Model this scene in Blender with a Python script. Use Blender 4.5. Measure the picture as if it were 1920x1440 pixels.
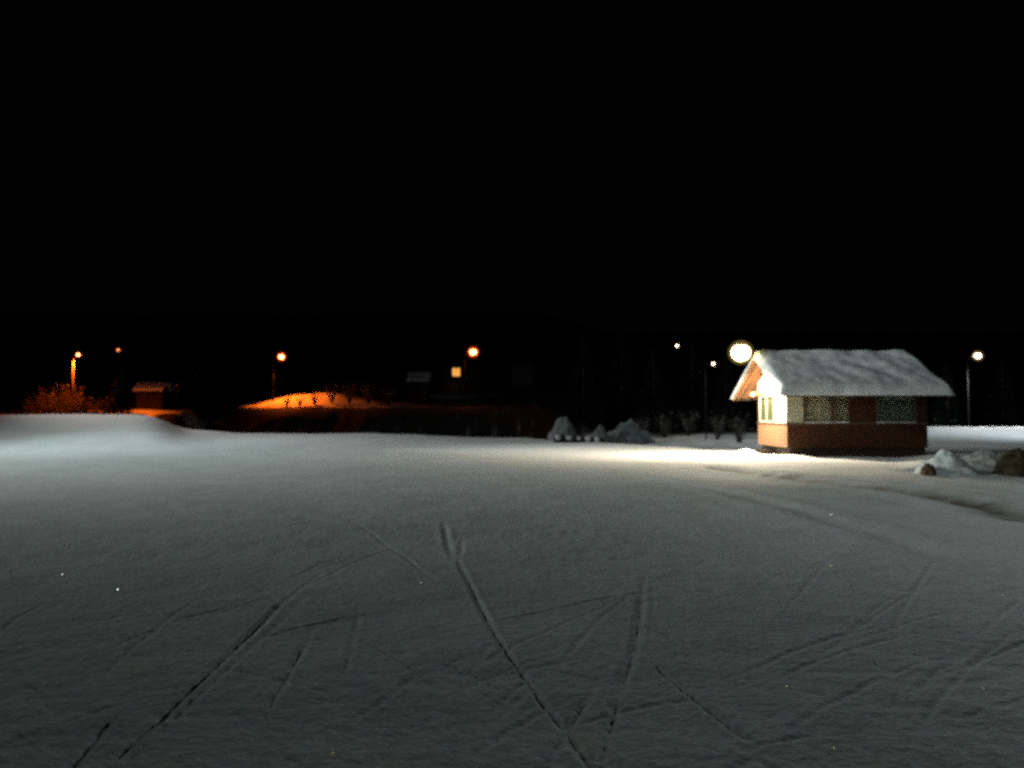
import bpy, math, random
import numpy as np
R = math.radians
scene = bpy.context.scene
for o in list(bpy.data.objects): bpy.data.objects.remove(o, do_unlink=True)
col = scene.collection

# ------------------------------------------------------------------ camera
F = 1628.0                       # focal length in pixels of the 1920 px wide photograph
HOR = 780.0                      # horizon row
cam_d = bpy.data.cameras.new('camera'); cam = bpy.data.objects.new('camera', cam_d); col.objects.link(cam)
cam.location = (0, 0, 1.6); cam.rotation_euler = (R(90) + math.atan((HOR - 720) / F), 0, 0)
cam_d.sensor_width = 36; cam_d.lens = 36 * F / 1920
cam_d.clip_start = 0.05; cam_d.clip_end = 3000
cam_d.dof.use_dof = True; cam_d.dof.focus_distance = 7.0; cam_d.dof.aperture_fstop = 1.35
scene.camera = cam

# ------------------------------------------------------------------ night sky, exposure
w = bpy.data.worlds.new('World'); scene.world = w; w.use_nodes = True
nt = w.node_tree; nt.nodes.clear()
wo = nt.nodes.new('ShaderNodeOutputWorld'); bg = nt.nodes.new('ShaderNodeBackground')
bg.inputs[0].default_value = (0.55, 0.95, 0.75, 1); bg.inputs[1].default_value = 0.0007
nt.links.new(bg.outputs[0], wo.inputs[0])
vs = scene.view_settings; vs.view_transform = 'Standard'; vs.look = 'None'; vs.exposure = 0; vs.gamma = 1
scene.render.engine = 'CYCLES'
cy = scene.cycles
cy.filter_width = 2.6; cy.use_denoising = False
cy.max_bounces = 5; cy.diffuse_bounces = 3; cy.volume_bounces = 0
cy.sample_clamp_indirect = 2.0; cy.caustics_reflective = False; cy.caustics_refractive = False

def spot(name, loc, target, power, color, size=150, blend=0.6, radius=0.15):
    d = bpy.data.lights.new(name, 'SPOT'); d.energy = power; d.color = color
    d.spot_size = R(size); d.spot_blend = blend; d.shadow_soft_size = radius
    o = bpy.data.objects.new(name, d); col.objects.link(o); o.location = loc
    from mathutils import Vector
    v = Vector(target) - Vector(loc); o.rotation_euler = v.to_track_quat('-Z', 'Y').to_euler()
    return o
SODIUM = (1.0, 0.145, 0.008); WARMW = (1.0, 0.86, 0.60); COOL = (0.80, 0.95, 1.0); NEUT = (1.0, 0.95, 0.86)
# unseen lights added to fit the snow's brightness; field and right floods inferred
spot('slope_fill_beam', (-42, 20, 16), (30, 50, 0), 39000, (.87, 1.0, .91), 100, 1.0)
spot('hut_fill_beam', (-24, 30, 14), (30, 50, 0), 22500, (.92, 1.0, .98), 46, 1.0)
spot('far_fill_beam', (-45, 60, 14), (5, 50, 0), 25000, (.97, .98, .92), 60, 1.0)
spot('field_flood_beam', (-30, 38, 9), (5, 40, 0), 5000, (.76, 1.0, .98), 100, 1.0)
spot('rear_fill_beam', (0, -12, 10), (20, 60, 0), 6000, (.84, 1.0, .92), 44, 1.0)
spot('near_right_fill_beam', (36, 40, 9), (20, 5, 0), 22500, (.84, 1.0, .94), 60, 1.0)
spot('right_flood_beam', (36, 40, 9), (30, 60, 0), 13900, COOL, 100, 1.0)

def px(p, Y): return (p - 960) / F * Y
def pz(y, Y): return 1.6 + (HOR - y) / F * Y
def gp(p, y):                    # ground point (z = 0) seen at a pixel
    Y = 1.6 * F / (y - HOR); return (px(p, Y), Y)

# ------------------------------------------------------------------ numpy noise
_rs = np.random.RandomState(7)
_perm = _rs.permutation(1024); _gr = _rs.rand(1024) * 2 * np.pi
def pnoise(x, y, seed=0):
    xi = np.floor(x).astype(int); yi = np.floor(y).astype(int); xf = x - xi; yf = y - yi
    u = xf * xf * xf * (xf * (xf * 6 - 15) + 10); v = yf * yf * yf * (yf * (yf * 6 - 15) + 10)
    def g(ix, iy, dx, dy):
        a = _gr[_perm[(_perm[(ix + seed * 37) & 1023] + iy) & 1023]]; return np.cos(a) * dx + np.sin(a) * dy
    return ((g(xi, yi, xf, yf) * (1 - u) + g(xi + 1, yi, xf - 1, yf) * u) * (1 - v)
            + (g(xi, yi + 1, xf, yf - 1) * (1 - u) + g(xi + 1, yi + 1, xf - 1, yf - 1) * u) * v)
def S(t, a, b):
    t = np.clip((t - a) / (b - a), 0, 1); return t * t * (3 - 2 * t)

YE_U = [-1.5, -.43, -.38, 0, .049, .147, .209, .27, .30, .45, .6, 1.5]
YE_V = [58, 58, 60, 62, 55, 46, 41.5, 38.5, 41, 58, 60, 60]
def base_height(X, Y):
    X = np.asarray(X, float); Y = np.asarray(Y, float)
    Ys = np.maximum(Y, 4.0); u = X / Ys
    Ye = np.interp(u, YE_U, YE_V) + 0.8 * pnoise(u * 9, u * 0 + 3.3, 2)
    wl = S(-u, .38, .44); wr = S(u, .03, .12); wR = S(u, .43, .47)
    zf = .35 * S(Y, 30, 60) * S(-u, 0, .2) * (1 - wl)
    zf = zf + (1.62 + .10 * pnoise(X * .15, Y * .02, 4)) * S(Y, 36, 56) * (.5 * S(-u, .372, .425) + .5 * np.clip((-u - .345) / .09, 0, 1))
    zf = zf + .80 * S(Y, 38, 57) * wR + .22 * S(Y, 22, 27) * S(u, .44, .50) * (1 - S(Y, 30, 36))
    zf = zf + .06 * S(Y + .6 * pnoise(X * .3, Y * .1, 44), 9.6, 12.5)
    zf = zf + .16 * np.exp(-(((u + .345) / .018) ** 2 + ((Y - 58) / 6) ** 2))
    zf = zf + .10 * pnoise(X * .12, Y * .12, 1) * S(Y, 8, 20) + .035 * pnoise(X * .5, Y * .6, 2) + .012 * pnoise(X * 2.1, Y * 2.3, 3)
    wl = S(-u, .352, .385)
    drop = 2.4 * (1 - wl) * (1 - wr) + .5 * wl + .60 * wr + .8 * wR
    zf = zf - drop * S(Y - Ye, 0, 5 - 3 * wr * (1 - wR))
    G = (1 - wr) * (1.9 + .03 * (Y - 70)) + wr * (.15 + .01 * (Y - 70))
    hi = np.maximum(Ye + 9, 72) + 12.5 * (1 - wl) * (1 - wr)
    z = zf + (G - zf) * S(Y, np.minimum(Ye + 7 + 6 * (1 - wl) * (1 - wr), hi - 2), hi)
    z = z + S(Y, 95, 260) * 24
    z = z + 1.55 * np.exp(-(((X + 21.0) / 6.5) ** 2 + ((Y - 97) / 5.0) ** 2))
    far = S(Y - Ye, 3, 10)
    z = z + far * (.35 * pnoise(X * .22, Y * .22, 6) + .16 * pnoise(X * .7, Y * .7, 7))
    # drift beside the hut's gable
    z = z + .26 * np.exp(-(((X - 9.15) / .45) ** 2 + ((Y - 34.0) / .5) ** 2)) + .10 * np.exp(-(((X - 10.0) / 1.0) ** 2 + ((Y - 31.9) / .5) ** 2))
    return z, far, u, Ye
def H(x, y): return float(base_height(np.array([x]), np.array([y]))[0][0])

TRACKS = [  # pixel polylines of ski and sledge tracks in the photograph: (points, depth, width)
 ([(852, 1030), (868, 1066), (900, 1130), (930, 1190), (960, 1235), (1010, 1300), (1060, 1360), (1112, 1442)], .034, .030),
 ([(1130, 1262), (1095, 1310), (1060, 1362), (1006, 1446)], .028, .026),
 ([(1206, 1080), (1188, 1213), (1160, 1295), (1128, 1400), (1120, 1442)], .032, .035),
 ([(1190, 1213), (1270, 1280), (1370, 1360), (1440, 1410)], .026, .024),
 ([(600, 1075), (520, 1140), (430, 1230), (300, 1350), (190, 1446)], .036, .030),
 ([(575, 1120), (470, 1215), (350, 1325), (215, 1446)], .022, .030),
 ([(250, 1312), (190, 1378), (132, 1446)], .034, .022),
 ([(588, 1175), (560, 1235), (480, 1370)], .026, .024),
 ([(678, 1130), (668, 1180), (640, 1300)], .022, .022),
 ([(785, 1255), (740, 1295), (660, 1345)], .022, .028),
 ([(-20, 1205), (40, 1155), (95, 1128)], .020, .024),
 ([(833, 985), (842, 1025), (852, 1048)], .030, .045), ([(868, 1010), (862, 1046)], .02, .035),
 ([(1040, 1240), (975, 1300), (900, 1368)], .014, .024),
 ([(1430, 1395), (1350, 1446)], .014, .03), ([(1375, 1385), (1455, 1446)], .016, .03),
 ([(930, 1180), (900, 1240), (850, 1300)], .008, .03),
 ([(310, 1175), (330, 1220)], .014, .02), ([(120, 1240), (40, 1320), (-20, 1370)], .012, .03),
 ([(1560, 1120), (1650, 1170), (1920, 1215)], .010, .05), ([(1320, 1065), (1500, 1085), (1900, 1120)], .012, .07),
]
_tr = random.Random(11)
for _k in range(60):                  # the fainter criss-crossing ski tracks
    _x = _tr.uniform(-150, 2050); _y = _tr.uniform(1080, 1440); _a = _tr.choice([-1, 1, 1]) * _tr.uniform(.35, 1.15); _l = _tr.uniform(180, 520)
    _p = [(_x + _l * _t * math.sin(_a) + 5 * math.sin(_t * 3 + _k), _y - _l * _t * .62 * math.cos(_a) * (1 - .3 * _t)) for _t in (0, .33, .66, 1)]
    TRACKS.append((_p, _tr.uniform(.010, .022), _tr.uniform(.018, .030)))
RUTS = [([(1330, 880), (1500, 900), (1700, 925), (1820, 948), (1935, 985)], .09, .36), ([(1480, 890), (1700, 905), (1935, 950)], .04, .25),
        ([(1150, 885), (1350, 925), (1560, 985), (1935, 1090)], .03, .22)]
def seg_dist(X, Y, a, b):
    ax, ay = a; bx, by = b; dx, dy = bx - ax, by - ay
    t = np.clip(((X - ax) * dx + (Y - ay) * dy) / (dx * dx + dy * dy), 0, 1)
    return np.hypot(X - ax - t * dx, Y - ay - t * dy)

def make_ground():
    def grow(start, step, k, end):
        out = []; x = start
        while x < end: x += step; step *= k; out.append(x)
        return out
    pos = list(np.arange(0, 4.2, .016)); pos += grow(pos[-1], .016, 1.03, 260)
    xs = np.array([-p for p in pos[:0:-1]] + pos)
    fy = list(np.arange(3.2, 7.6, .016)); fy += grow(fy[-1], .016, 1.011, 64); fy += grow(fy[-1], fy[-1] - fy[-2], 1.03, 420)
    by = [-40, -20, -10, -5, -2, 0, 1, 2, 2.6, 2.9, 3.05]
    ys = np.array(by + fy)
    X, Y = np.meshgrid(xs, ys); nx, ny = len(xs), len(ys)
    X = X.ravel(); Y = Y.ravel()
    Z, far, u, Ye = base_height(X, Y)
    near = (Y < 70) & (Y > 2)
    tr = S(pnoise(X[near] * .35, Y[near] * .5, 31), -.15, .3); Z[near] += tr * .010 * pnoise(X[near] * 4, Y[near] * 5.5, 32) + .006 * pnoise(X[near] * 9, Y[near] * 9, 5) + .0025 * pnoise(X[near] * 21, Y[near] * 21, 8)
    dirt = np.zeros_like(Z)
    sel = np.where((Y > 3) & (Y < 30) & (np.abs(X) < 16))[0]
    x, y = X[sel], Y[sel]
    wob = .008 * pnoise(x * 1.3, y * 1.3, 11); edge = 1 + .22 * pnoise(x * 12, y * 12, 12)
    groove = np.zeros(len(x)); berm = np.zeros(len(x))
    for pts, dep, wid in TRACKS:
        g = [gp(*p) for p in pts]; d = np.full(len(x), 9.0); arc = np.zeros(len(x)); run = 0.0
        for a, b in zip(g, g[1:]):
            dd = seg_dist(x + wob, y + wob, a, b); L = math.hypot(b[0] - a[0], b[1] - a[1])
            t_ = np.clip(((x - a[0]) * (b[0] - a[0]) + (y - a[1]) * (b[1] - a[1])) / (L * L), 0, 1); m_ = dd < d
            arc[m_] = run + t_[m_] * L; d = np.minimum(d, dd); run += L
        fade = S(arc, 0, .30 * run) * S(run - arc, 0, .30 * run) if pts[-1][1] < 1440 else S(arc, 0, .4 * run) if pts[0][1] < pts[-1][1] else S(run - arc, 0, .4 * run)
        w_ = max(.8 * wid, .022) * (1 + .15 * pnoise(x * 12, y * 12, 12)); k = dep * .42 * (.25 + .75 * fade) * (1 + .5 * pnoise(x * 2.3, y * 2.3, 41))
        groove = np.maximum(groove, k * np.exp(-(d / w_) ** 2)); berm = np.maximum(berm, k * .35 * np.exp(-((d - 2.1 * w_) / (.9 * w_)) ** 2))
    Z[sel] += berm * (1 - np.clip(groove / .004, 0, 1)) - groove
    for pts, dep, wid in RUTS:
        g = [gp(*p) for p in pts]; d = np.full(len(x), 9.0)
        for a, b in zip(g, g[1:]): d = np.minimum(d, seg_dist(x, y, a, b))
        n = 1 + .9 * pnoise(x * .8, y * 1.1, 13)
        Z[sel] += -dep * np.exp(-(d / (wid * n)) ** 2) + .5 * dep * np.exp(-((d - 2 * wid) / wid) ** 2)
        dirt[sel] = np.maximum(dirt[sel], S(dep, .02, .08) * 1.0 * np.exp(-(d / (wid * 1.1 * n)) ** 2) * (1.0 + .8 * pnoise(x * 2, y * 3, 14)))
    # bare dark earth and scrub beyond the field's edge, snow patches left between
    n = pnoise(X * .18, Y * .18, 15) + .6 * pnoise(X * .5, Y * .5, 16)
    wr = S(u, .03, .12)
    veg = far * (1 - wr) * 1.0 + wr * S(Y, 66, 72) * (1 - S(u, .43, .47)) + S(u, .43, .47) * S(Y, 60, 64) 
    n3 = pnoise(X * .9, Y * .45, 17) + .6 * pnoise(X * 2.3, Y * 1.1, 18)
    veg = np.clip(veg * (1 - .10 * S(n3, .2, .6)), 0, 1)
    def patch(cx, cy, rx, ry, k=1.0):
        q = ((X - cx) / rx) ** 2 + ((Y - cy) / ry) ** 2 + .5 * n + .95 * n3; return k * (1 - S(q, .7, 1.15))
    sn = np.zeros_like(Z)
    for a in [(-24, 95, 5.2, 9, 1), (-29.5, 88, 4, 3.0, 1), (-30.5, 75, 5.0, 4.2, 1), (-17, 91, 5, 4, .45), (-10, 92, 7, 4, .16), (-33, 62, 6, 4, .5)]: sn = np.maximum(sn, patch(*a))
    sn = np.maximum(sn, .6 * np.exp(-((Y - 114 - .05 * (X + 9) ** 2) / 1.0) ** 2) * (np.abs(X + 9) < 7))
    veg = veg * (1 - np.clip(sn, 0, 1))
    me = bpy.data.meshes.new('snow_ground')
    me.vertices.add(nx * ny); me.vertices.foreach_set('co', np.stack([X, Y, Z], 1).ravel())
    i = np.arange((nx - 1) * (ny - 1)); r = i // (nx - 1); c = i % (nx - 1); a = r * nx + c
    q = np.stack([a, a + 1, a + nx + 1, a + nx], 1).ravel()
    me.loops.add(len(q)); me.loops.foreach_set('vertex_index', q)
    me.polygons.add(len(i)); me.polygons.foreach_set('loop_start', np.arange(len(i)) * 4)
    me.polygons.foreach_set('use_smooth', np.ones(len(i), bool))
    me.update(calc_edges=True)
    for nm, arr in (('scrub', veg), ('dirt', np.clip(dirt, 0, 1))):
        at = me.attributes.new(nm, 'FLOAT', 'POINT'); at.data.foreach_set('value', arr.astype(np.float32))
    o = bpy.data.objects.new('snow_ground', me); col.objects.link(o); o['kind'] = 'structure'
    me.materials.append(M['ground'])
    return o

# ------------------------------------------------------------------ materials
M = {}
def mat(name, color, rough=.7, var=.15, vscale=6, bump=0, bscale=30, metal=0, spec=.5, color2=None):
    m = bpy.data.materials.new(name); m.use_nodes = True; t = m.node_tree; b = t.nodes['Principled BSDF']
    b.inputs['Roughness'].default_value = rough; b.inputs['Metallic'].default_value = metal; b.inputs['Specular IOR Level'].default_value = spec
    tc = t.nodes.new('ShaderNodeTexCoord'); n = t.nodes.new('ShaderNodeTexNoise'); n.inputs['Scale'].default_value = vscale; n.inputs['Detail'].default_value = 6
    t.links.new(tc.outputs['Object'], n.inputs['Vector'])
    mx = t.nodes.new('ShaderNodeMix'); mx.data_type = 'RGBA'
    c2 = color2 or [c * (1 - var * 2) for c in color]
    mx.inputs[6].default_value = (*color, 1); mx.inputs[7].default_value = (*c2, 1)
    rp = t.nodes.new('ShaderNodeMapRange'); rp.inputs[1].default_value = .35; rp.inputs[2].default_value = .65
    t.links.new(n.outputs[0], rp.inputs[0]); t.links.new(rp.outputs[0], mx.inputs[0]); t.links.new(mx.outputs[2], b.inputs['Base Color'])
    if bump:
        n2 = t.nodes.new('ShaderNodeTexNoise'); n2.inputs['Scale'].default_value = bscale; n2.inputs['Detail'].default_value = 4
        t.links.new(tc.outputs['Object'], n2.inputs['Vector'])
        bm = t.nodes.new('ShaderNodeBump'); bm.inputs['Strength'].default_value = 1; bm.inputs['Distance'].default_value = bump
        t.links.new(n2.outputs[0], bm.inputs['Height']); t.links.new(bm.outputs[0], b.inputs['Normal'])
    M[name] = m
    if max(color) < .09: b.inputs['Specular IOR Level'].default_value = .06
    return m
def emit(name, color, strength):
    m = bpy.data.materials.new(name); m.use_nodes = True; t = m.node_tree; t.nodes.clear()
    o = t.nodes.new('ShaderNodeOutputMaterial'); e = t.nodes.new('ShaderNodeEmission')
    e.inputs[0].default_value = (*color, 1); e.inputs[1].default_value = strength; t.links.new(e.outputs[0], o.inputs[0]); M[name] = m
mat('snow', (.80, .82, .84), .75, .04, 3, .02, 14)
mat('roof_snow', (.78, .80, .84), .75, .13, 1.6, .012, 9)
mat('dirty_snow', (.50, .49, .48), .8, .22, 3.5, .04, 8)
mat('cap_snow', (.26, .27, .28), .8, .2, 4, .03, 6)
mat('dim_snow', (.12, .13, .14), .9, .22, 2.5, .04, 6)  # darkened snow: weak light on the far heaps put into the colour
mat('lit_gable_cladding', (.21, .105, .05), .65, .12, 9, .003, 40)  # paler copy of the wall cladding, lamp brightness painted into the gable boards
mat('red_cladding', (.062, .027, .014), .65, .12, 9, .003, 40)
mat('white_paint', (.80, .76, .66), .5, .04, 4)
mat('gable_boards', (.62, .50, .34), .6, .08, 9)
mat('shed_timber', (.045, .023, .013), .8, .25, 3)
mat('raw_timber', (.34, .16, .065), .7, .12, 10)
mat('black_steel', (.010, .010, .010), .7, .1, 5)
mat('lit_pole', (.09, .055, .03), .8, .1, 5)
mat('dark_timber', (.035, .026, .02), .8, .1, 5)
mat('window_frame', (.10, .07, .045), .5, .05, 4)
mat('pale_panel', (.32, .34, .26), .6, .08, 5)
mat('curtain', (.56, .52, .40), .9, .12, 3)
mat('olive_curtain', (.085, .085, .05), .9, .15, 3)
mat('dim_curtain', (.20, .23, .19), .9, .1, 3)
mat('blind', (.5, .54, .52), .9, .1, 7)
mat('ledge_snow', (.78, .80, .82), .8, .04, 5)
mat('metal_grey', (.25, .25, .25), .45, .06, 4, metal=.6)
mat('pole_wood', (.22, .17, .12), .8, .12, 6)
mat('bark', (.06, .045, .035), .9, .2, 8)
mat('needles', (.005, .009, .005), .9, .2, 4)
mat('dusky_twig', (.035, .022, .016), .9, .2, 8)
mat('twig', (.05, .032, .024), .9, .2, 8)
mat('rock', (.075, .055, .035), .9, .3, 5, .04, 9)
mat('red_rock', (.12, .055, .035), .9, .25, 6, .03, 9)
mat('dark_stone', (.02, .02, .02), .9, .2, 6)
mat('house_wall', (.035, .038, .028), .8, .1, 3)
mat('ice', (.9, .95, 1.0), .25, .01, 3, metal=1)
emit('hut_lamp_glow', (1, .80, .34), 30)
emit('sodium_glow', (1, .24, .07), 38)
emit('sodium_far_glow', (1, .35, .12), 5)
emit('white_glow', (1, .80, .55), 22)
emit('window_glow', (1, .40, .08), 1.1)
def shell_mat(name, color, strength, op):       # emissive shell that paints the glow around a lit lamp
    m = bpy.data.materials.new(name); m.use_nodes = True; t = m.node_tree; t.nodes.clear()
    o = t.nodes.new('ShaderNodeOutputMaterial'); e = t.nodes.new('ShaderNodeEmission'); tr = t.nodes.new('ShaderNodeBsdfTransparent'); mx = t.nodes.new('ShaderNodeMixShader')
    e.inputs[0].default_value = (*color, 1); e.inputs[1].default_value = strength; mx.inputs[0].default_value = op
    t.links.new(tr.outputs[0], mx.inputs[1]); t.links.new(e.outputs[0], mx.inputs[2]); t.links.new(mx.outputs[0], o.inputs[0]); m.cycles.emission_sampling = 'NONE'; M[name] = m
shell_mat('yellow_halo', (.80, .62, .18), .24, .2)
shell_mat('orange_halo', (1, .10, .012), .6, .25)
shell_mat('pale_halo', (.8, .5, .25), .25, .25)
# glass pane
m = bpy.data.materials.new('pane_glass'); m.use_nodes = True; t = m.node_tree; t.nodes.clear()
o_ = t.nodes.new('ShaderNodeOutputMaterial'); ms = t.nodes.new('ShaderNodeMixShader'); tr = t.nodes.new('ShaderNodeBsdfTransparent'); gl = t.nodes.new('ShaderNodeBsdfGlossy')
tr.inputs[0].default_value = (.90, .92, .89, 1); gl.inputs['Roughness'].default_value = .05; ms.inputs[0].default_value = .08
t.links.new(tr.outputs[0], ms.inputs[1]); t.links.new(gl.outputs[0], ms.inputs[2]); t.links.new(ms.outputs[0], o_.inputs[0]); M['pane_glass'] = m
# ground: snow, dirty ruts, scrub
m = mat('ground', (.80, .82, .84), .8, .05, .8, .012, 26, spec=.12); t = m.node_tree; b = t.nodes['Principled BSDF']
src = b.inputs['Base Color'].links[0].from_socket
tc = [n for n in t.nodes if n.type == 'TEX_COORD'][0]
fine = t.nodes.new('ShaderNodeTexNoise'); fine.inputs['Scale'].default_value = 16; fine.inputs['Detail'].default_value = 7; fine.inputs['Roughness'].default_value = .82; t.links.new(tc.outputs['Object'], fine.inputs['Vector'])
fr = t.nodes.new('ShaderNodeMapRange'); fr.inputs[1].default_value = .3; fr.inputs[2].default_value = .7; fr.inputs[3].default_value = .55; fr.inputs[4].default_value = 1.18
t.links.new(fine.outputs[0], fr.inputs[0])
mu = t.nodes.new('ShaderNodeMix'); mu.data_type = 'RGBA'; mu.blend_type = 'MULTIPLY'; mu.inputs[0].default_value = 1
t.links.new(src, mu.inputs[6]); t.links.new(fr.outputs[0], mu.inputs[7])
hn = t.nodes.new('ShaderNodeTexNoise'); hn.inputs['Scale'].default_value = 5.5; hn.inputs['Detail'].default_value = 5; hn.inputs['Roughness'].default_value = .75; t.links.new(tc.outputs['Object'], hn.inputs['Vector'])
hs = t.nodes.new('ShaderNodeMix'); hs.data_type = 'RGBA'; hs.blend_type = 'MULTIPLY'; hs.inputs[0].default_value = .40
t.links.new(mu.outputs[2], hs.inputs[6]); t.links.new(hn.outputs['Color'], hs.inputs[7])
br = t.nodes.new('ShaderNodeMix'); br.data_type = 'RGBA'; br.blend_type = 'MULTIPLY'; br.inputs[0].default_value = 1; br.inputs[7].default_value = (1.30, 1.27, 1.30, 1); t.links.new(hs.outputs[2], br.inputs[6])
last = br.outputs[2]
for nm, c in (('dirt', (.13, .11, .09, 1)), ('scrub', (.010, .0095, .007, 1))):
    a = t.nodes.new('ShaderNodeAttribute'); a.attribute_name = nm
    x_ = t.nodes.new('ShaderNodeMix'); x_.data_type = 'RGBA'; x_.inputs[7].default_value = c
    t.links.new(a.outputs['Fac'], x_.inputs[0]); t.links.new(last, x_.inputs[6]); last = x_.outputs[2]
t.links.new(last, b.inputs['Base Color'])

# ------------------------------------------------------------------ mesh helpers
class MB:
    def __init__(s): s.v = []; s.f = []; s.mi = []; s.smooth = False
    def add(s, vs, fs, mi=0):
        k = len(s.v); s.v += [tuple(p) for p in vs]; s.f += [tuple(i + k for i in f) for f in fs]; s.mi += [mi] * len(fs)
    def box(s, x0, x1, y0, y1, z0, z1, mi=0):
        s.add([(x0, y0, z0), (x1, y0, z0), (x1, y1, z0), (x0, y1, z0), (x0, y0, z1), (x1, y0, z1), (x1, y1, z1), (x0, y1, z1)],
              [(0, 3, 2, 1), (4, 5, 6, 7), (0, 1, 5, 4), (1, 2, 6, 5), (2, 3, 7, 6), (3, 0, 4, 7)], mi)
    def prism(s, poly, axis, a, b, mi=0):          # poly in the two other axes, extruded along axis from a to b
        n = len(poly)
        def P(p, t): return {'x': (t, p[0], p[1]), 'y': (p[0], t, p[1]), 'z': (p[0], p[1], t)}[axis]
        s.add([P(p, a) for p in poly] + [P(p, b) for p in poly],
              [tuple(range(n))[::-1], tuple(range(n, 2 * n))] + [(i, (i + 1) % n, (i + 1) % n + n, i + n) for i in range(n)], mi)
    def tube(s, pts, rads, n=8, mi=0):
        from mathutils import Vector
        rings = []; pts = [Vector(p) for p in pts]
        for i, p in enumerate(pts):
            d = (pts[min(i + 1, len(pts) - 1)] - pts[max(i - 1, 0)]).normalized()
            up = Vector((0, 0, 1)) if abs(d.z) < .9 else Vector((1, 0, 0))
            a = d.cross(up).normalized(); b = d.cross(a)
            rings.append([p + (a * math.cos(2 * math.pi * k / n) + b * math.sin(2 * math.pi * k / n)) * rads[i] for k in range(n)])
        vs = [q for r in rings for q in r]; fs = []
        for i in range(len(pts) - 1):
            for k in range(n): fs.append((i * n + k, i * n + (k + 1) % n, (i + 1) * n + (k + 1) % n, (i + 1) * n + k))
        fs += [tuple(range(n))[::-1], tuple((len(pts) - 1) * n + k for k in range(n))]
        s.add(vs, fs, mi)
    def ball(s, c, r, nu=16, nv=10, sc=(1, 1, 1), mi=0):
        vs = [(c[0], c[1], c[2] - r * sc[2])]; fs = []
        for j in range(1, nv):
            ph = -math.pi / 2 + math.pi * j / nv
            for i in range(nu):
                th = 2 * math.pi * i / nu
                vs.append((c[0] + r * sc[0] * math.cos(ph) * math.cos(th), c[1] + r * sc[1] * math.cos(ph) * math.sin(th), c[2] + r * sc[2] * math.sin(ph)))
        vs.append((c[0], c[1], c[2] + r * sc[2])); top = len(vs) - 1
        for i in range(nu):
            fs.append((0, 1 + (i + 1) % nu, 1 + i)); k = 1 + (nv - 2) * nu; fs.append((top, k + i, k + (i + 1) % nu))
            for j in range(nv - 2):
                a = 1 + j * nu; fs.append((a + i, a + (i + 1) % nu, a + nu + (i + 1) % nu, a + nu + i))
        s.add(vs, fs, mi)
    def build(s, name, mats, parent=None, loc=None, smooth=False):
        me = bpy.data.meshes.new(name); me.from_pydata(s.v, [], s.f)
        for m_ in (mats if isinstance(mats, (list, tuple)) else [mats]): me.materials.append(M[m_])
        me.polygons.foreach_set('material_index', s.mi)
        if smooth: me.polygons.foreach_set('use_smooth', [True] * len(s.f))
        me.update()
        o = bpy.data.objects.new(name, me); col.objects.link(o)
        if parent: o.parent = parent
        if loc: o.location = loc
        return o
def tag(o, label, cat, group=None, kind=None):
    o['label'] = label; o['category'] = cat
    if group: o['group'] = group
    if kind: o['kind'] = kind
    return o
def empty(name, loc, label, cat, group=None, rz=0):
    o = bpy.data.objects.new(name, None); col.objects.link(o); o.location = loc; o.rotation_euler = (0, 0, rz); o.empty_display_size = .2
    return tag(o, label, cat, group)
def copy_tree(o, loc, label, rz=0, sc=1, parts=True):
    c = o.copy(); col.objects.link(c); c.location = loc; c.rotation_euler = (0, 0, rz); c.scale = (sc, sc, sc); c['label'] = label
    for ch in o.children:
        d = ch.copy(); col.objects.link(d); d.parent = c
        for g in ch.children:
            e = g.copy(); col.objects.link(e); e.parent = d
    return c

ground = make_ground()

# ------------------------------------------------------------------ the hut
HX, HY = 10.3, 32.5
hut = empty('wooden_hut', (HX, HY, 0), 'small red-brown timber hut with snowy roof, gable lit by the brightest lamp', 'hut')
W, D = 5.24, 3.8; RY, RZ, SL = 1.93, 3.97, .442       # wall length, depth; ridge
Z0, Z1, ZT = .42, 1.32, 2.88
mb = MB(); rnd = random.Random(3)
def boards_y(x0, x1, z0, z1, y=0):                    # planks on the long wall
    z = z0
    while z < z1 - .01:
        h = min(.125, z1 - z); mb.box(x0, x1, y - .022 - rnd.random() * .005, y + .01, z + .004, z + h - .004); z += .125
def boards_x(y0, y1, z0, z1, x=0):
    z = z0
    while z < z1 - .01:
        h = min(.125, z1 - z); mb.box(x - .022 - rnd.random() * .005, x + .01, y0, y1, z + .004, z + h - .004); z += .125
# core walls (openings left free)
wins = [(.66, 1.68), (1.74, 2.30), (3.31, 4.79)]; WZ0, WZ1 = 1.36, 2.44
def core_y(y0, y1, spans):
    mb.box(0, W, y0, y1, Z0, WZ0); mb.box(0, W, y0, y1, WZ1, ZT)
    x = 0
    for a, b_ in spans + [(W, W)]:
        if a > x: mb.box(x, a, y0, y1, WZ0, WZ1)
        x = b_
core_y(.01, .11, wins); mb.box(0, W, D - .1, D, Z0, ZT)
mb.box(.012, .11, .11, D - .1, Z0, WZ0); mb.box(.012, .11, .11, D - .1, WZ1, ZT); mb.box(.012, .11, .11, 1.62, WZ0, WZ1); mb.box(.012, .11, 3.56, D - .1, WZ0, WZ1)
mb.box(W - .1, W, .11, D - .1, Z0, ZT)
boards_y(.02, W - .02, Z0, Z1 - .03)
for a, b_ in ((.60, .66), (1.68, 1.74), (2.30, 3.31), (4.79, W - .02)): boards_y(a + .002, b_ - .002, Z1 + .03, WZ1)
boards_y(.02, W - .02, WZ1, ZT)
boards_x(3.6, D, Z1 + .03, WZ1); boards_x(1.47, 1.58, Z1 + .03, WZ1)
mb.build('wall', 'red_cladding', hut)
mb = MB(); boards_x(0.0, D, Z0, Z1 - .03); mb.build('lit_gable_cladding', 'lit_gable_cladding', hut)
mb = MB(); mb.box(.12, W - .12, .12, D - .12, Z0 - .06, Z0 + .0); mb.build('floor', 'dark_timber', hut)
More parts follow.
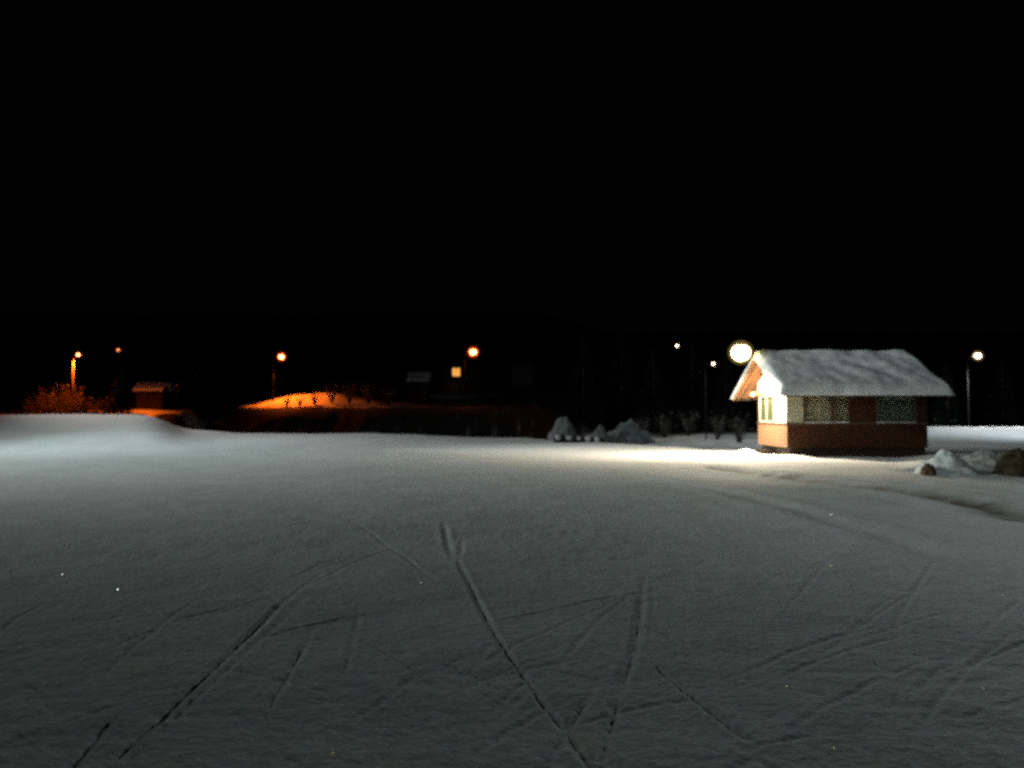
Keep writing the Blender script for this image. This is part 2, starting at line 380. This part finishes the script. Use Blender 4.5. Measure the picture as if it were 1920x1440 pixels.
mb = MB(); mb.box(.10, W - .08, .06, .20, -.25, Z0 - .002); mb.box(.10, W - .08, D - .3, D - .1, -.25, Z0 - .07); mb.box(.12, .26, .21, D - .31, -.25, Z0 - .07); mb.box(W - .24, W - .1, .21, D - .31, -.25, Z0 - .07)
mb.build('shade_skirt', 'dark_timber', hut)  # dark boards closing the void under the hut, in place of its shade
mb = MB(); mb.box(-.05, W, -.055, -.001, Z1 - .028, Z1 + .028); mb.box(-.055, -.001, .0, D, Z1 - .028, Z1 + .028); mb.build('sill_band', 'window_frame', hut)
# corner panel (white boards) wrapping the lit corner, and the paler panel beside it
mb = MB()
for k in range(10):
    y0 = .0 + k * .145; mb.box(-.045 - .003 * (k % 2), -.002, y0 + .003, y0 + .142, Z1 + .03, WZ1 - .08)
mb.build('corner_panel', 'white_paint', hut)
mb = MB(); mb.box(-.09, -.002, -.06, 1.42, WZ1 - .02, WZ1 + .20); mb.build('beam_end', 'white_paint', hut)
mb = MB()
for k in range(4): mb.box(.025 + k * .142, .162 + k * .142, -.04, -.002, Z1 + .03, WZ1 + .1)
mb.build('side_panel', 'pale_panel', hut)
def window_y(a, b_, mull, cur, cmat, label=None):
    f = MB(); fw = .045
    f.box(a, b_, -.035, .03, WZ1 - fw, WZ1); f.box(a, b_, -.035, .03, WZ0, WZ0 + fw); f.box(a, a + fw, -.034, .03, WZ0 + fw, WZ1 - fw); f.box(b_ - fw, b_, -.034, .03, WZ0 + fw, WZ1 - fw)
    for q in mull: f.box(q - .02, q + .02, -.03, .028, WZ0 + fw, WZ1 - fw)
    fo = f.build('window', 'window_frame', hut)
    g = MB(); g.box(a + fw, b_ - fw, .004, .008, WZ0 + fw, WZ1 - fw); g.build('pane', 'pane_glass', fo)
    c = MB(); n = 26; z0, z1 = cur
    for i in range(n):                                   # folded curtain
        x0 = a + fw + (b_ - a - 2 * fw) * i / n; x1 = a + fw + (b_ - a - 2 * fw) * (i + 1) / n
        o0, o1 = (.05, .075) if i % 2 else (.075, .05)
        c.add([(x0, o0, z0), (x1, o1, z0), (x1, o1, z1), (x0, o0, z1)], [(0, 1, 2, 3)])
    c.build('curtain', cmat, fo)
    l = MB(); n = 14                                     # snow lying on the ledge
    for i in range(n):
        x0 = a + (b_ - a) * i / n; x1 = a + (b_ - a) * (i + 1) / n; h = .018 + .018 * math.sin(i * .5) ** 2
        l.box(x0, x1, -.085, -.036, Z1 + .029, Z1 + .034 + h)
    l.build('ledge_snow', 'ledge_snow', fo)
    return fo
window_y(.66, 1.68, [], (WZ0, WZ1), 'curtain')
window_y(1.74, 2.30, [], (WZ0, WZ1), 'curtain')
w3 = window_y(3.31, 4.79, [], (WZ0, WZ1), 'dim_curtain')
mb = MB(); mb.box(3.62, 4.74, .012, .035, WZ1 - .24, WZ1 - .05); mb.build('roller_blind', 'blind', w3)
# gable window
f = MB(); fw = .05
f.box(-.035, .03, 1.60, 3.58, WZ1 - fw, WZ1); f.box(-.035, .03, 1.60, 3.58, WZ0, WZ0 + fw); f.box(-.034, .03, 1.60, 1.65, WZ0 + fw, WZ1 - fw); f.box(-.034, .03, 3.53, 3.58, WZ0 + fw, WZ1 - fw); f.box(-.034, .03, 2.57, 2.61, WZ0 + fw, WZ1 - fw)
gw = f.build('window', 'pale_panel', hut)
g = MB(); g.box(.004, .008, 1.65, 3.53, WZ0 + fw, WZ1 - fw); g.build('pane', 'pane_glass', gw)
c = MB()
for i in range(30):
    y0 = 1.65 + 1.88 * i / 30; y1 = 1.65 + 1.88 * (i + 1) / 30; o0, o1 = (.05, .075) if i % 2 else (.075, .05)
    c.add([(o0, y1, WZ0), (o1, y0, WZ0), (o1, y0, WZ1), (o0, y1, WZ1)], [(0, 1, 2, 3)])
c.build('curtain', 'olive_curtain', gw)
# gable triangles
def roofz(y): return RZ - abs(y - RY) * SL
mb = MB(); y = 0
while y < D:
    y1 = min(y + .12, D); 
    a, b_ = roofz(y) - .13, roofz(y1) - .13
    if y < RY < y1:
        mb.add([(-.02, y, 2.64), (-.02, y1, 2.64), (-.02, y1, b_), (-.02, RY, RZ - .13), (-.02, y, a)], [(4, 3, 2, 1, 0)])
    else: mb.box(-.02 - .004 * (int(y / .12) % 2), .05, y + .003, y1 - .003, 2.64, min(a, b_))
    y = y1
mb.add([(0.005, 0, 2.6), (0.005, D, 2.6), (0.005, D, roofz(D) - .12), (0.005, RY, RZ - .12), (0.005, 0, roofz(0) - .12)], [(4, 3, 2, 1, 0)])
mb.build('gable', 'gable_boards', hut); mb = MB(); mb.add([(W - .01, 0, 2.6), (W - .01, D, 2.6), (W - .01, D, roofz(D) - .12), (W - .01, RY, RZ - .12), (W - .01, 0, roofz(0) - .12)], [(0, 1, 2, 3, 4)])
mb.build('gable', 'gable_boards', hut)
mb = MB(); mb.box(-.08, -.025, 1.43, 5.15, 2.46, 2.63); mb.box(-.078, -.03, -1.3, -.065, 2.46, 2.56); mb.build('tie_beam', 'raw_timber', hut)
# roof
X0, X1, Y0, Y1 = -.60, 5.29, -1.5, 5.36
mb = MB(); th = .09
for (ya, yb) in ((Y0, RY), (RY, Y1)):
    za, zb = roofz(ya), roofz(yb)
    mb.prism([(ya, za - th), (yb, zb - th), (yb, zb), (ya, za)], 'x', X0, X1)
roof = mb.build('roof', 'raw_timber', hut)
mb = MB()
for i in range(9):                                       # rafters under the eaves
    xx = X0 + .1 + i * (X1 - X0 - .28) / 8
    for (ya, yb) in ((Y0 + .04, RY), (RY, Y1 - .04)):
        mb.prism([(ya, roofz(ya) - th - .09), (yb, roofz(yb) - th - .09), (yb, roofz(yb) - th - .002), (ya, roofz(ya) - th - .002)], 'x', xx, xx + .07)
mb.build('rafter', 'raw_timber', roof)
mb = MB(); mb.box(X0 + .01, X1 - .01, Y0 - .035, Y0 - .002, roofz(Y0) - .17, roofz(Y0) + .01); mb.build('fascia', 'dark_timber', roof); mb = MB(); mb.box(X0 + .01, X1 - .01, Y1 + .002, Y1 + .035, roofz(Y1) - .17, roofz(Y1) + .01); mb.build('fascia', 'dark_timber', roof)
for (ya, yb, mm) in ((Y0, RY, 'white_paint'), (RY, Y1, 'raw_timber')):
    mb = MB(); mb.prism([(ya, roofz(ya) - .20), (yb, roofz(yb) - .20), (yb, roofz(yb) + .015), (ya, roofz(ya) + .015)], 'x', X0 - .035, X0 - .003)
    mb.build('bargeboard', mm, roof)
mb = MB(); mb.prism([(Y0, roofz(Y0) - .20), (RY, RZ - .20), (Y1, roofz(Y1) - .20), (Y1, roofz(Y1) + .01), (RY, RZ + .01), (Y0, roofz(Y0) + .01)], 'x', X1 + .003, X1 + .035); mb.build('bargeboard', 'raw_timber', roof)
# snow blanket on the roof
nxs, nys = 90, 96
gx = np.linspace(X0 - .13, X1 + .15, nxs); gy = np.linspace(Y0 - .13, Y1 + .15, nys)
top = np.zeros((nys, nxs, 3)); bot = np.zeros((nys, nxs, 3))
for j in range(nys):
    for i in range(nxs):
        xx, yy = gx[i], gy[j]
        ed = min(xx - gx[0], gx[-1] - xx, yy - gy[0], gy[-1] - yy)
        wob = .05 * float(pnoise(np.array([xx * 1.7 + 9]), np.array([yy * 1.7]), 21)[0])
        lump = .11 * float(pnoise(np.array([xx * .9]), np.array([yy * .8 + xx * .5]), 22)[0]) + .03 * float(pnoise(np.array([xx * 2.7]), np.array([yy * 2.5]), 23)[0]) + .008 * float(pnoise(np.array([xx * 7]), np.array([yy * 6]), 24)[0])
        thk = (.24 + lump) * min(1, ed / .16) ** .45
        d = abs(yy - RY); rz = RZ - (math.sqrt(d * d + .05) - .10) * SL
        sag = .04 * math.sin((xx + .6) * .55) ** 2
        base = roofz(yy) + .004
        wx = wob * (1 if i in (0, nxs - 1) else 0); wy = wob * (1 if j in (0, nys - 1) else 0)
        if ed < .1 and (yy < Y0 or yy > Y1 or xx < X0 - .04 or xx > X1 + .04): base -= .07
        bot[j, i] = (xx + wx, yy + wy, base); top[j, i] = (xx + wx, yy + wy, max(base + .002, max(rz, base) + thk - sag * 0 - (.07 if base < roofz(yy) else 0)))
vs_ = [tuple(p) for p in top.reshape(-1, 3)] + [tuple(p) for p in bot.reshape(-1, 3)]; N = nxs * nys; fs_ = []
for j in range(nys - 1):
    for i in range(nxs - 1):
        a = j * nxs + i; fs_.append((a, a + 1, a + nxs + 1, a + nxs)); fs_.append((a + N, a + nxs + N, a + nxs + 1 + N, a + 1 + N))
for i in range(nxs - 1):
    fs_.append((i, i + N, i + 1 + N, i + 1)); a = (nys - 1) * nxs + i; fs_.append((a, a + 1, a + 1 + N, a + N))
for j in range(nys - 1):
    a = j * nxs; fs_.append((a, a + nxs, a + nxs + N, a + N)); a += nxs - 1; fs_.append((a, a + N, a + nxs + N, a + nxs))
mb = MB(); mb.add(vs_, fs_); mb.build('roof_snow', 'roof_snow', hut, smooth=True)
for (x_, y_, z_) in ((-.14, 4.15, 2.50), (2.44, -.10, 2.40), (3.10, -.10, 2.38)):
    mb = MB(); mb.prism([(-.05, -.06), (.05, -.06), (.05, .05), (0, .09), (-.05, .05)], 'y', -.07, .07); b_ = mb.build('bracket', 'white_paint', hut, (x_, y_, z_))
# doorstep by the gable
mb = MB(); mb.box(0, .55, -.7, .7, 0, .10); mb.box(.25, .55, -.65, .65, .10, .2)
ds = mb.build('doorstep', 'dark_timber', None, (9.72, 35.0, H(9.9, 35.0) - .02)); tag(ds, 'low dark wooden doorstep in the snow at the foot of the lit gable', 'step')

# ------------------------------------------------------------------ lamps
# hut floodlight on a curved arm from the gable's ridge
LX, LY = px(1390, 34.35), 34.35; LZ = pz(661, 34.35)
fl = empty('floodlight', (HX - .64, HY + RY, 3.86), 'big yellowish-white globe lamp, the brightest, on an arm at the hut gable', 'lamp')
mb = MB(); x_, y_, z_ = LX - (HX - .64), LY - (HY + RY), LZ - 3.86
mb.tube([(0, 0, 0), (x_ * .4, y_ * .4, .22), (x_ * .8, y_ * .8, z_ + .34), (x_, y_, z_ + .30)], [.03, .028, .026, .024], 8); mb.build('arm', 'metal_grey', fl, smooth=True)
mb = MB(); mb.ball((x_, y_, z_ + .26), .22, 16, 8, (1, 1, .55)); mb.build('shade', 'metal_grey', fl, smooth=True)
mb = MB(); mb.ball((x_, y_, z_), .37, 24, 14, (1, 1, .92)); gb = mb.build('bulb', 'hut_lamp_glow', fl, smooth=True)
mb = MB(); [mb.ball((x_, y_, z_), q_, 24, 14, (1, 1, .97)) for q_ in (.40, .43, .47, .51)]; mb.build('halo', 'yellow_halo', fl, smooth=True)  # nested shells add a painted glow around the bulb
spot('hut_lamp_beam', (LX - .05, LY, LZ - .62), (LX - .05, LY, 0), 4200, WARMW, 166, .25, .12)

def street_lamp(p, y, Y, label, mat_, r, arm=.9, arm_dir=1, group='street lamps beyond the snow field', pole='black_steel', zg=None, power=0, color=SODIUM, prad=.075, arm_drop=.15, cone=165, tilt=0, fwd=.2):
    x, z = px(p, Y), pz(y, Y); bx = x - arm * arm_dir; g0 = H(bx, Y + fwd) - .05
    if g0 > z - 3: g0 = z - 3
    e = empty('street_lamp', (bx, Y + fwd, g0), label, 'street lamp', group)
    h = z - g0
    mb = MB(); mb.tube([(0, 0, 0), (0, 0, h * .5), (0, 0, h - arm_drop - .25)], [prad * 1.2, prad, prad * .8], 10); mb.build('pole', pole, e, smooth=True)
    mb = MB(); mb.tube([(0, 0, h - arm_drop - .25), (.12 * arm * arm_dir, -.15 * fwd, h - .1), (.5 * arm * arm_dir, -.5 * fwd, h + r * .6 + .05), (arm * arm_dir, -fwd, h + r * .7 + .05)], [prad * .8, prad * .7, prad * .6, prad * .5], 8); mb.build('arm', pole, e, smooth=True)
    mb = MB(); mb.ball((arm * arm_dir, -fwd, h + r * 1.0), r * .9, 14, 8, (1.1, .8, .4)); mb.build('lamp_head', 'dark_timber', e, smooth=True)
    mb = MB(); mb.ball((arm * arm_dir, -fwd, h), r, 16, 10, (1, 1, .85)); mb.build('bulb', mat_, e, smooth=True)
    mb = MB(); [mb.ball((arm * arm_dir, -fwd, h), r * q_, 16, 10, (1, 1, .97)) for q_ in (1.25, 1.5, 1.8)]; mb.build('halo', 'pale_halo' if mat_ == 'white_glow' else 'orange_halo', e, smooth=True)
    if power: spot('street_lamp_beam', (x, Y, z - r * 1.9 - .05), (x + tilt, Y, z - 7), power, color, cone, .5, .1)
    return e
street_lamp(145, 665, 67, 'street lamp at far left, orange light running down its pole', 'sodium_glow', .12, arm=.46, pole='lit_pole', power=4600, prad=.06)
street_lamp(220, 656, 150, 'tiny orange street lamp right of the pole-lit one', 'sodium_far_glow', .20)
street_lamp(527, 669, 92, 'orange-white street lamp above the glowing orange snow bank', 'sodium_glow', .28, power=3400, cone=140, tilt=3)
street_lamp(620, 677, 190, 'faintest street lamp, a dim orange speck', 'sodium_far_glow', .13)
street_lamp(887, 660, 92, 'large orange globe street lamp near the middle, above the lit window', 'sodium_glow', .36, power=120)
street_lamp(1270, 648, 118, 'small pale street lamp, the highest of all lights', 'white_glow', .17)
street_lamp(1338, 682, 62, 'small pale street lamp on thin post just left of the big hut lamp', 'white_glow', .10, prad=.045, arm=.3, fwd=1.2, color=WARMW, power=120)
street_lamp(1835, 667, 62, 'white street lamp right of the hut over the bright snow bank', 'white_glow', .22, prad=.05, arm=.15, fwd=1.7, arm_dir=-1, color=(1, .96, .86), power=2400)

# ------------------------------------------------------------------ lumps of snow and rock
def lump(name, p, Y, wpx, hpx, depth, mats, label, cat, seed, group=None, rough=.35, base=None):
    x = px(p, Y); rx = wpx / F * Y / 2; g0 = H(x, Y); h = pz(hpx, Y) - g0 + .12
    nu, nv = 36, 14; mb = MB(); vs = []; fs = []
    for j in range(nv + 1):
        ph = (math.pi / 2) * j / nv
        for i in range(nu):
            th = 2 * math.pi * i / nu; cx, sy, cz = math.cos(ph) * math.cos(th), math.cos(ph) * math.sin(th), math.sin(ph)
            n = float(pnoise(np.array([cx * 2.2 + seed * 5.1 + cz]), np.array([sy * 2.2 + cz * 1.7]), seed)[0]) + .5 * float(pnoise(np.array([cx * 5 + seed]), np.array([sy * 5 + cz * 4]), seed + 1)[0])
            k = 1 + rough * n * 1.5
            k = 1 + rough * n * .9; rad = 1 - j / nv; vs.append((rx * math.cos(th) * k * rad ** .9, depth / 2 * math.sin(th) * k * rad ** .9, h * ((1 - rad * rad) ** .5 if base else (1 - rad ** 1.5)) * (1 + rough * n * .8) - .12))
    for j in range(nv):
        for i in range(nu): a = j * nu; fs.append((a + i, a + (i + 1) % nu, a + nu + (i + 1) % nu, a + nu + i))
    mb.add(vs, fs)
    o = mb.build(name, mats, None, (x, Y, g0), smooth=True); tag(o, label, cat, group); return o
G1 = 'snow heaps beyond the field edge'
lump('snow_pile', 1056, 57, 92, 783, 2.6, 'dim_snow', 'pointed grey snow heap behind the row of snowy stones', 'snow pile', 31, G1, .28)
lump('snow_pile', 1125, 58, 60, 800, 2.2, 'dim_snow', 'lower snow heap between the pointed heap and the broad one', 'snow pile', 33, G1, .3)
lump('snow_pile', 1178, 60, 105, 792, 2.6, 'dim_snow', 'broad ragged snow heap at the foot of the dark scrub', 'snow pile', 35, G1, .45)
lump('snow_pile', 1772, 23.2, 118, 846, 1.5, 'snow', 'lumpy ploughed snow heap at the right corner of the hut', 'snow pile', 37, None, .3)
lump('snow_pile', 1850, 24.6, 130, 846, 1.4, 'dirty_snow', 'low rough snow ridge between hut corner heap and brown rock', 'snow pile', 39, None, .35)
lump('rock', 1738, 22.7, 26, 869, .5, 'red_rock', 'small reddish-brown rock stuck in the ploughed snow heap', 'rock', 41, None, .3, True)
lump('rock', 1908, 22.6, 74, 845, 1.3, 'rock', 'large dark brown boulder at the right edge of the picture', 'rock', 43, None, .3, True)
for i, (p, lb) in enumerate([(1049, 'leftmost snow-capped stone in the row below the pointed heap'), (1070, 'second snow-capped stone from the left in the row'),
                             (1088, 'middle snow-capped stone in the row of five'), (1105, 'second snow-capped stone from the right in the row'), (1122, 'rightmost snow-capped stone in the row')]):
    Y = 50.5; x = px(p, Y); g0 = H(x, Y); zt = pz(812 + i * 2, Y)
    e = empty('stone_post', (x, Y, g0 - .05), lb, 'stone', 'row of snow-capped stones')
    hh = max(.35, zt - g0)
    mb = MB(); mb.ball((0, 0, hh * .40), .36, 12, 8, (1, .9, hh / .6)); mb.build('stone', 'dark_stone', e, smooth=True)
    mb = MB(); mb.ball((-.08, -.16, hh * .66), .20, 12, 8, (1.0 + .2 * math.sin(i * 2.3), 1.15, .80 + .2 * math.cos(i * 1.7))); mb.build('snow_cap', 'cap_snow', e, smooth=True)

# ------------------------------------------------------------------ trees and shrubs
def spruce_mesh(seed, hgt=8.0):
    rr = random.Random(seed); c = MB(); t_ = MB()
    t_.tube([(0, 0, -.4), (0.05, 0, hgt * .5), (0, 0.03, hgt)], [.14, .08, .015], 8)
    z = .5
    while z < hgt:
        R_ = (1 - z / hgt) ** .85 * hgt * .24 + .08; nb = rr.randint(6, 9)
        for b in range(nb):
            th = rr.random() * 6.283; L = R_ * (.6 + .5 * rr.random()); m = max(3, int(L / .11)); dr = .25 + .25 * rr.random()
            for k in range(m):
                q = (k + 1) / m; x, y = math.cos(th) * L * q, math.sin(th) * L * q; zz = z - dr * L * q + .15 * L * q * q
                for s_ in (-1, 1):
                    wv = .09 + .10 * (1 - q) + .05 * rr.random(); a = th + s_ * (1.0 + .4 * rr.random()); l2 = .16 + .16 * (1 - q) + .1 * rr.random()
                    p1 = (x, y, zz); p2 = (x + math.cos(a) * l2, y + math.sin(a) * l2, zz - .10 - .1 * rr.random()); p3 = (x + math.cos(th) * wv, y + math.sin(th) * wv, zz - .02 + .04 * rr.random())
                    c.add([p1, p2, p3], [(0, 1, 2)], 1 if rr.random() < .004 else 0)
        z += .16 + .05 * rr.random()
    return t_, c
def shrub_mesh(seed, hgt=2.0, snow=.3):
    rr = random.Random(seed); t_ = MB(); c = MB()
    for k in range(26):
        a = rr.random() * 6.283; sp = .25 + .75 * rr.random(); h = hgt * (.5 + .5 * rr.random()); r = hgt * .45 * sp
        pts = [(0.1 * math.cos(a), 0.1 * math.sin(a), -.1)]
        for q in (.35, .7, 1.0): pts.append((math.cos(a) * r * q ** 1.3 + rr.uniform(-.08, .08), math.sin(a) * r * q ** 1.3 + rr.uniform(-.08, .08), h * q))
        t_.tube(pts, [.022, .016, .011, .004], 5)
        for j in range(34):
            q = .25 + .75 * rr.random(); x = math.cos(a) * r * q ** 1.3 + rr.gauss(0, .13); y = math.sin(a) * r * q ** 1.3 + rr.gauss(0, .13); z = h * q + rr.gauss(0, .10)
            if z < 0: continue
            s_ = .03 + .05 * rr.random(); v = [(x + rr.uniform(-s_, s_), y + rr.uniform(-s_, s_), z + rr.uniform(-s_, s_)) for _ in range(3)]
            c.add(v, [(0, 1, 2)], 1 if rr.random() < snow else 0)
    return t_, c
def plant(kind, x, Y, label, protos={}, sc=1.0, rz=0, seed=1, **kw):
    key = (kind, seed)
    loc = (x, Y, H(x, Y) - .02)
    cats = {'spruce_tree': ('tree', 'dark spruces beyond the field'), 'shrub': ('shrub', 'frosted shrubs beyond the field')}
    if key not in protos:
        t_, c = spruce_mesh(seed) if kind == 'spruce_tree' else shrub_mesh(seed, **kw)
        e = empty(kind, loc, label, cats[kind][0], cats[kind][1]); 
        t_.build('trunk' if kind == 'spruce_tree' else 'stems', 'bark' if kind == 'spruce_tree' else 'twig', e, smooth=True)
        c.build('crown', ['needles', 'dim_snow'] if kind == 'spruce_tree' else ['twig', 'dim_snow'], e)
        protos[key] = e
        e.rotation_euler.z = rz; e.scale = (sc,) * 3; return e
    return copy_tree(protos[key], loc, label, rz, sc)
shr = [(62, 64, 1.05, 'leftmost frosted shrub glowing dim red below the pole-lit lamp'), (88, 67, 1.25, 'frosted shrub second from the left under the pole-lit lamp'),
       (112, 66, 1.1, 'low shrub left of the pole-lit lamp foot'), (134, 68.5, 1.35, 'tallest orange-lit shrub straight under the pole-lit lamp'),
       (158, 66, .95, 'small shrub just right of the pole-lit lamp foot'), (180, 68, .8, 'low shrub between pole-lit lamp and dark spruce'),
       (199, 65, .95, 'narrow brighter red shrub beside the dark spruce')]
for i, (p, Y, sc, lb) in enumerate(shr): plant('shrub', px(p, Y), Y, lb, sc=sc, rz=i * 1.3, seed=61 + i % 3, snow=.2)
shr2 = [(538, 89, .6, 'shrub at the right end of the glowing orange snow bank'), (562, 88, .6, 'second shrub right of the glowing orange snow bank'), (590, 90, .75, 'dim brown shrub, third to the right of the orange bank'),
        (622, 91, 1.1, 'dim brown shrub below the faintest street lamp'), (655, 92, 1.2, 'dim shrub midway between orange bank and lit window'), (690, 93, 1.2, 'dim shrub left of the reddish snowy roof'), (728, 93, 1.1, 'last dim shrub before the reddish snowy roof'),
        (1205, 64, .9, 'shrub behind the broad ragged snow heap'), (1245, 66, 1.0, 'shrub between ragged heap and thin lamp post'), (1290, 66, 1.1, 'shrub left of the thin lamp post'),
        (1345, 64, 1.0, 'shrub right of the thin lamp post'), (1385, 60, 1.0, 'shrub nearest to the hut gable, half hidden behind it')]
for i, (p, Y, sc, lb) in enumerate(shr2): plant('shrub', px(p, Y), Y, lb, sc=sc, rz=i * 2.1, seed=51 + i % 3, snow=.45)
trees = [(226, 64, .62, 'dark spruce standing between the red shrubs and the snowy shed'), (375, 80, .9, 'dark spruce between snowy shed and orange snow bank'),
         (1095, 76, 1.0, 'black spruce above the row of snowy stones'), (1165, 80, 1.15, 'black spruce above the broad ragged heap'), (1225, 74, .9, 'black spruce left of the highest pale lamp'),
         (1300, 78, 1.0, 'black spruce between the highest pale lamp and the thin post'), (1362, 70, .8, 'dark spruce left of the gable, under the big hut lamp'),
         (1775, 72, .75, 'dark spruce just right of the hut roof'), (1880, 76, .8, 'dark spruce at right edge beyond the bright snow bank')]
for i, (p, Y, sc, lb) in enumerate(trees): plant('spruce_tree', px(p, Y), Y, lb, sc=sc, rz=i * 1.7, seed=71 + i % 2)

# ------------------------------------------------------------------ far buildings
def building(name, p0, p1, Y, ytop, yeave, depth, label, wmat='house_wall', rmat='dirty_snow', window=None, wallh=None, hip=0):
    x0, x1 = px(p0, Y), px(p1, Y); zt, ze = pz(ytop, Y), pz(yeave, Y); g0 = min(H((x0 + x1) / 2, Y), ze - 1.5) - .3
    e = empty(name, ((x0 + x1) / 2, Y, g0), label, 'building'); w2 = (x1 - x0) / 2; ze -= g0; zt -= g0
    mb = MB(); mb.box(-w2 * .88, w2 * .88, .3, depth - .3, 0, ze - .02); 
    mb.prism([(.3, ze - .02), (depth - .3, ze - .02), (depth / 2, zt - .12)], 'x', -w2 * .88, w2 * .88)
    mb.build('wall', wmat, e)
    mb = MB(); k = .16
    mb.prism([(0, ze - k), (0, ze), (depth / 2, zt), (depth, ze), (depth, ze - k), (depth / 2, zt - k)], 'x', -w2, w2); mb.build('roof', 'dark_timber', e)
    mb = MB(); mb.prism([(-.06, ze + .004), (depth / 2, zt + .004), (depth + .06, ze + .004), (depth + .0, ze + .2), (depth / 2, zt + .26), (0, ze + .2)], 'x', -w2 - .05, w2 + .05); mb.build('roof_snow', rmat, e)
    if window:
        a, b_, y0, y1 = window; xa, xb = px(a, Y) - (x0 + x1) / 2, px(b_, Y) - (x0 + x1) / 2; za, zb = pz(y1, Y) - g0, pz(y0, Y) - g0
        f = MB(); q = .07; f.box(xa - q, xb + q, .24, .298, zb, zb + q); f.box(xa - q, xb + q, .24, .298, za - q, za); f.box(xa - q, xa, .24, .298, za, zb); f.box(xb, xb + q, .24, .298, za, zb); f.box((xa + xb) / 2 - .05, (xa + xb) / 2 + .05, .245, .29, za + (zb - za) * .45, zb)
        fo = f.build('window', 'white_paint', e); g = MB(); g.box(xa, xb, .285, .295, za, zb); g.build('pane', 'window_glow', fo)
    return e
building('shed', 250, 304, 76, 721, 733, 1.9, 'small shed with an orange-lit snowy roof left of the orange bank', wmat='shed_timber', rmat='snow')
building('shed', 308, 327, 80, 722, 731, 1.4, 'tiny snow-roofed shed beside the larger orange-lit shed', wmat='dark_timber', rmat='dirty_snow')
building('house', 763, 804, 108, 700, 715, 4.0, 'house with a dim reddish snow roof left of the lit window', wmat='dark_timber')
building('house', 826, 905, 130, 668, 686, 7.0, 'dark house with one lit yellow window under the orange globe lamp', wmat='dark_timber', rmat='needles', window=(848, 862, 690, 705))
building('house', 958, 1002, 128, 676, 684, 5.0, 'faint grey-green house right of the lit window', wmat='house_wall', rmat='dark_timber')

# ------------------------------------------------------------------ glints of ice on the snow
from mathutils import Vector
mb = MB(); rr = random.Random(5); camv = Vector((0, 0, 1.6)); Lf = Vector((LX, LY, LZ))
for (p, y, s_) in [(1556, 976, 1), (1553, 1062, .7), (1468, 1283, 1), (1833, 1288, 1), (1555, 1395, .9), (1700, 1298, .6), (628, 1408, 1), (605, 1390, .5), (898, 1434, .8), (545, 1278, .6), (228, 1104, .9), (124, 1074, .7), (1204, 1017, .5), (790, 1095, .5), (1345, 1355, .6), (1875, 1115, .5)]:
    X_, Y_ = gp(p, y); c = Vector((X_, Y_, H(X_, Y_) + .012)); n = ((camv - c).normalized() + (Lf - c).normalized()).normalized()
    a = n.cross(Vector((0, 0, 1))).normalized(); b = n.cross(a); k = .0022 * s_ * Y_ * .9
    d1 = a * k * 1.5 + b * k * .8; d2 = b * k * .5
    mb.add([c - d1, c + d2, c + d1, c - d2, c - n * k], [(0, 1, 2, 3), (1, 0, 4), (2, 1, 4), (3, 2, 4), (0, 3, 4)])
g_ = mb.build('ice_crystals', 'ice'); tag(g_, 'scattered glinting ice crystals on the snow', 'ice', None, 'stuff')
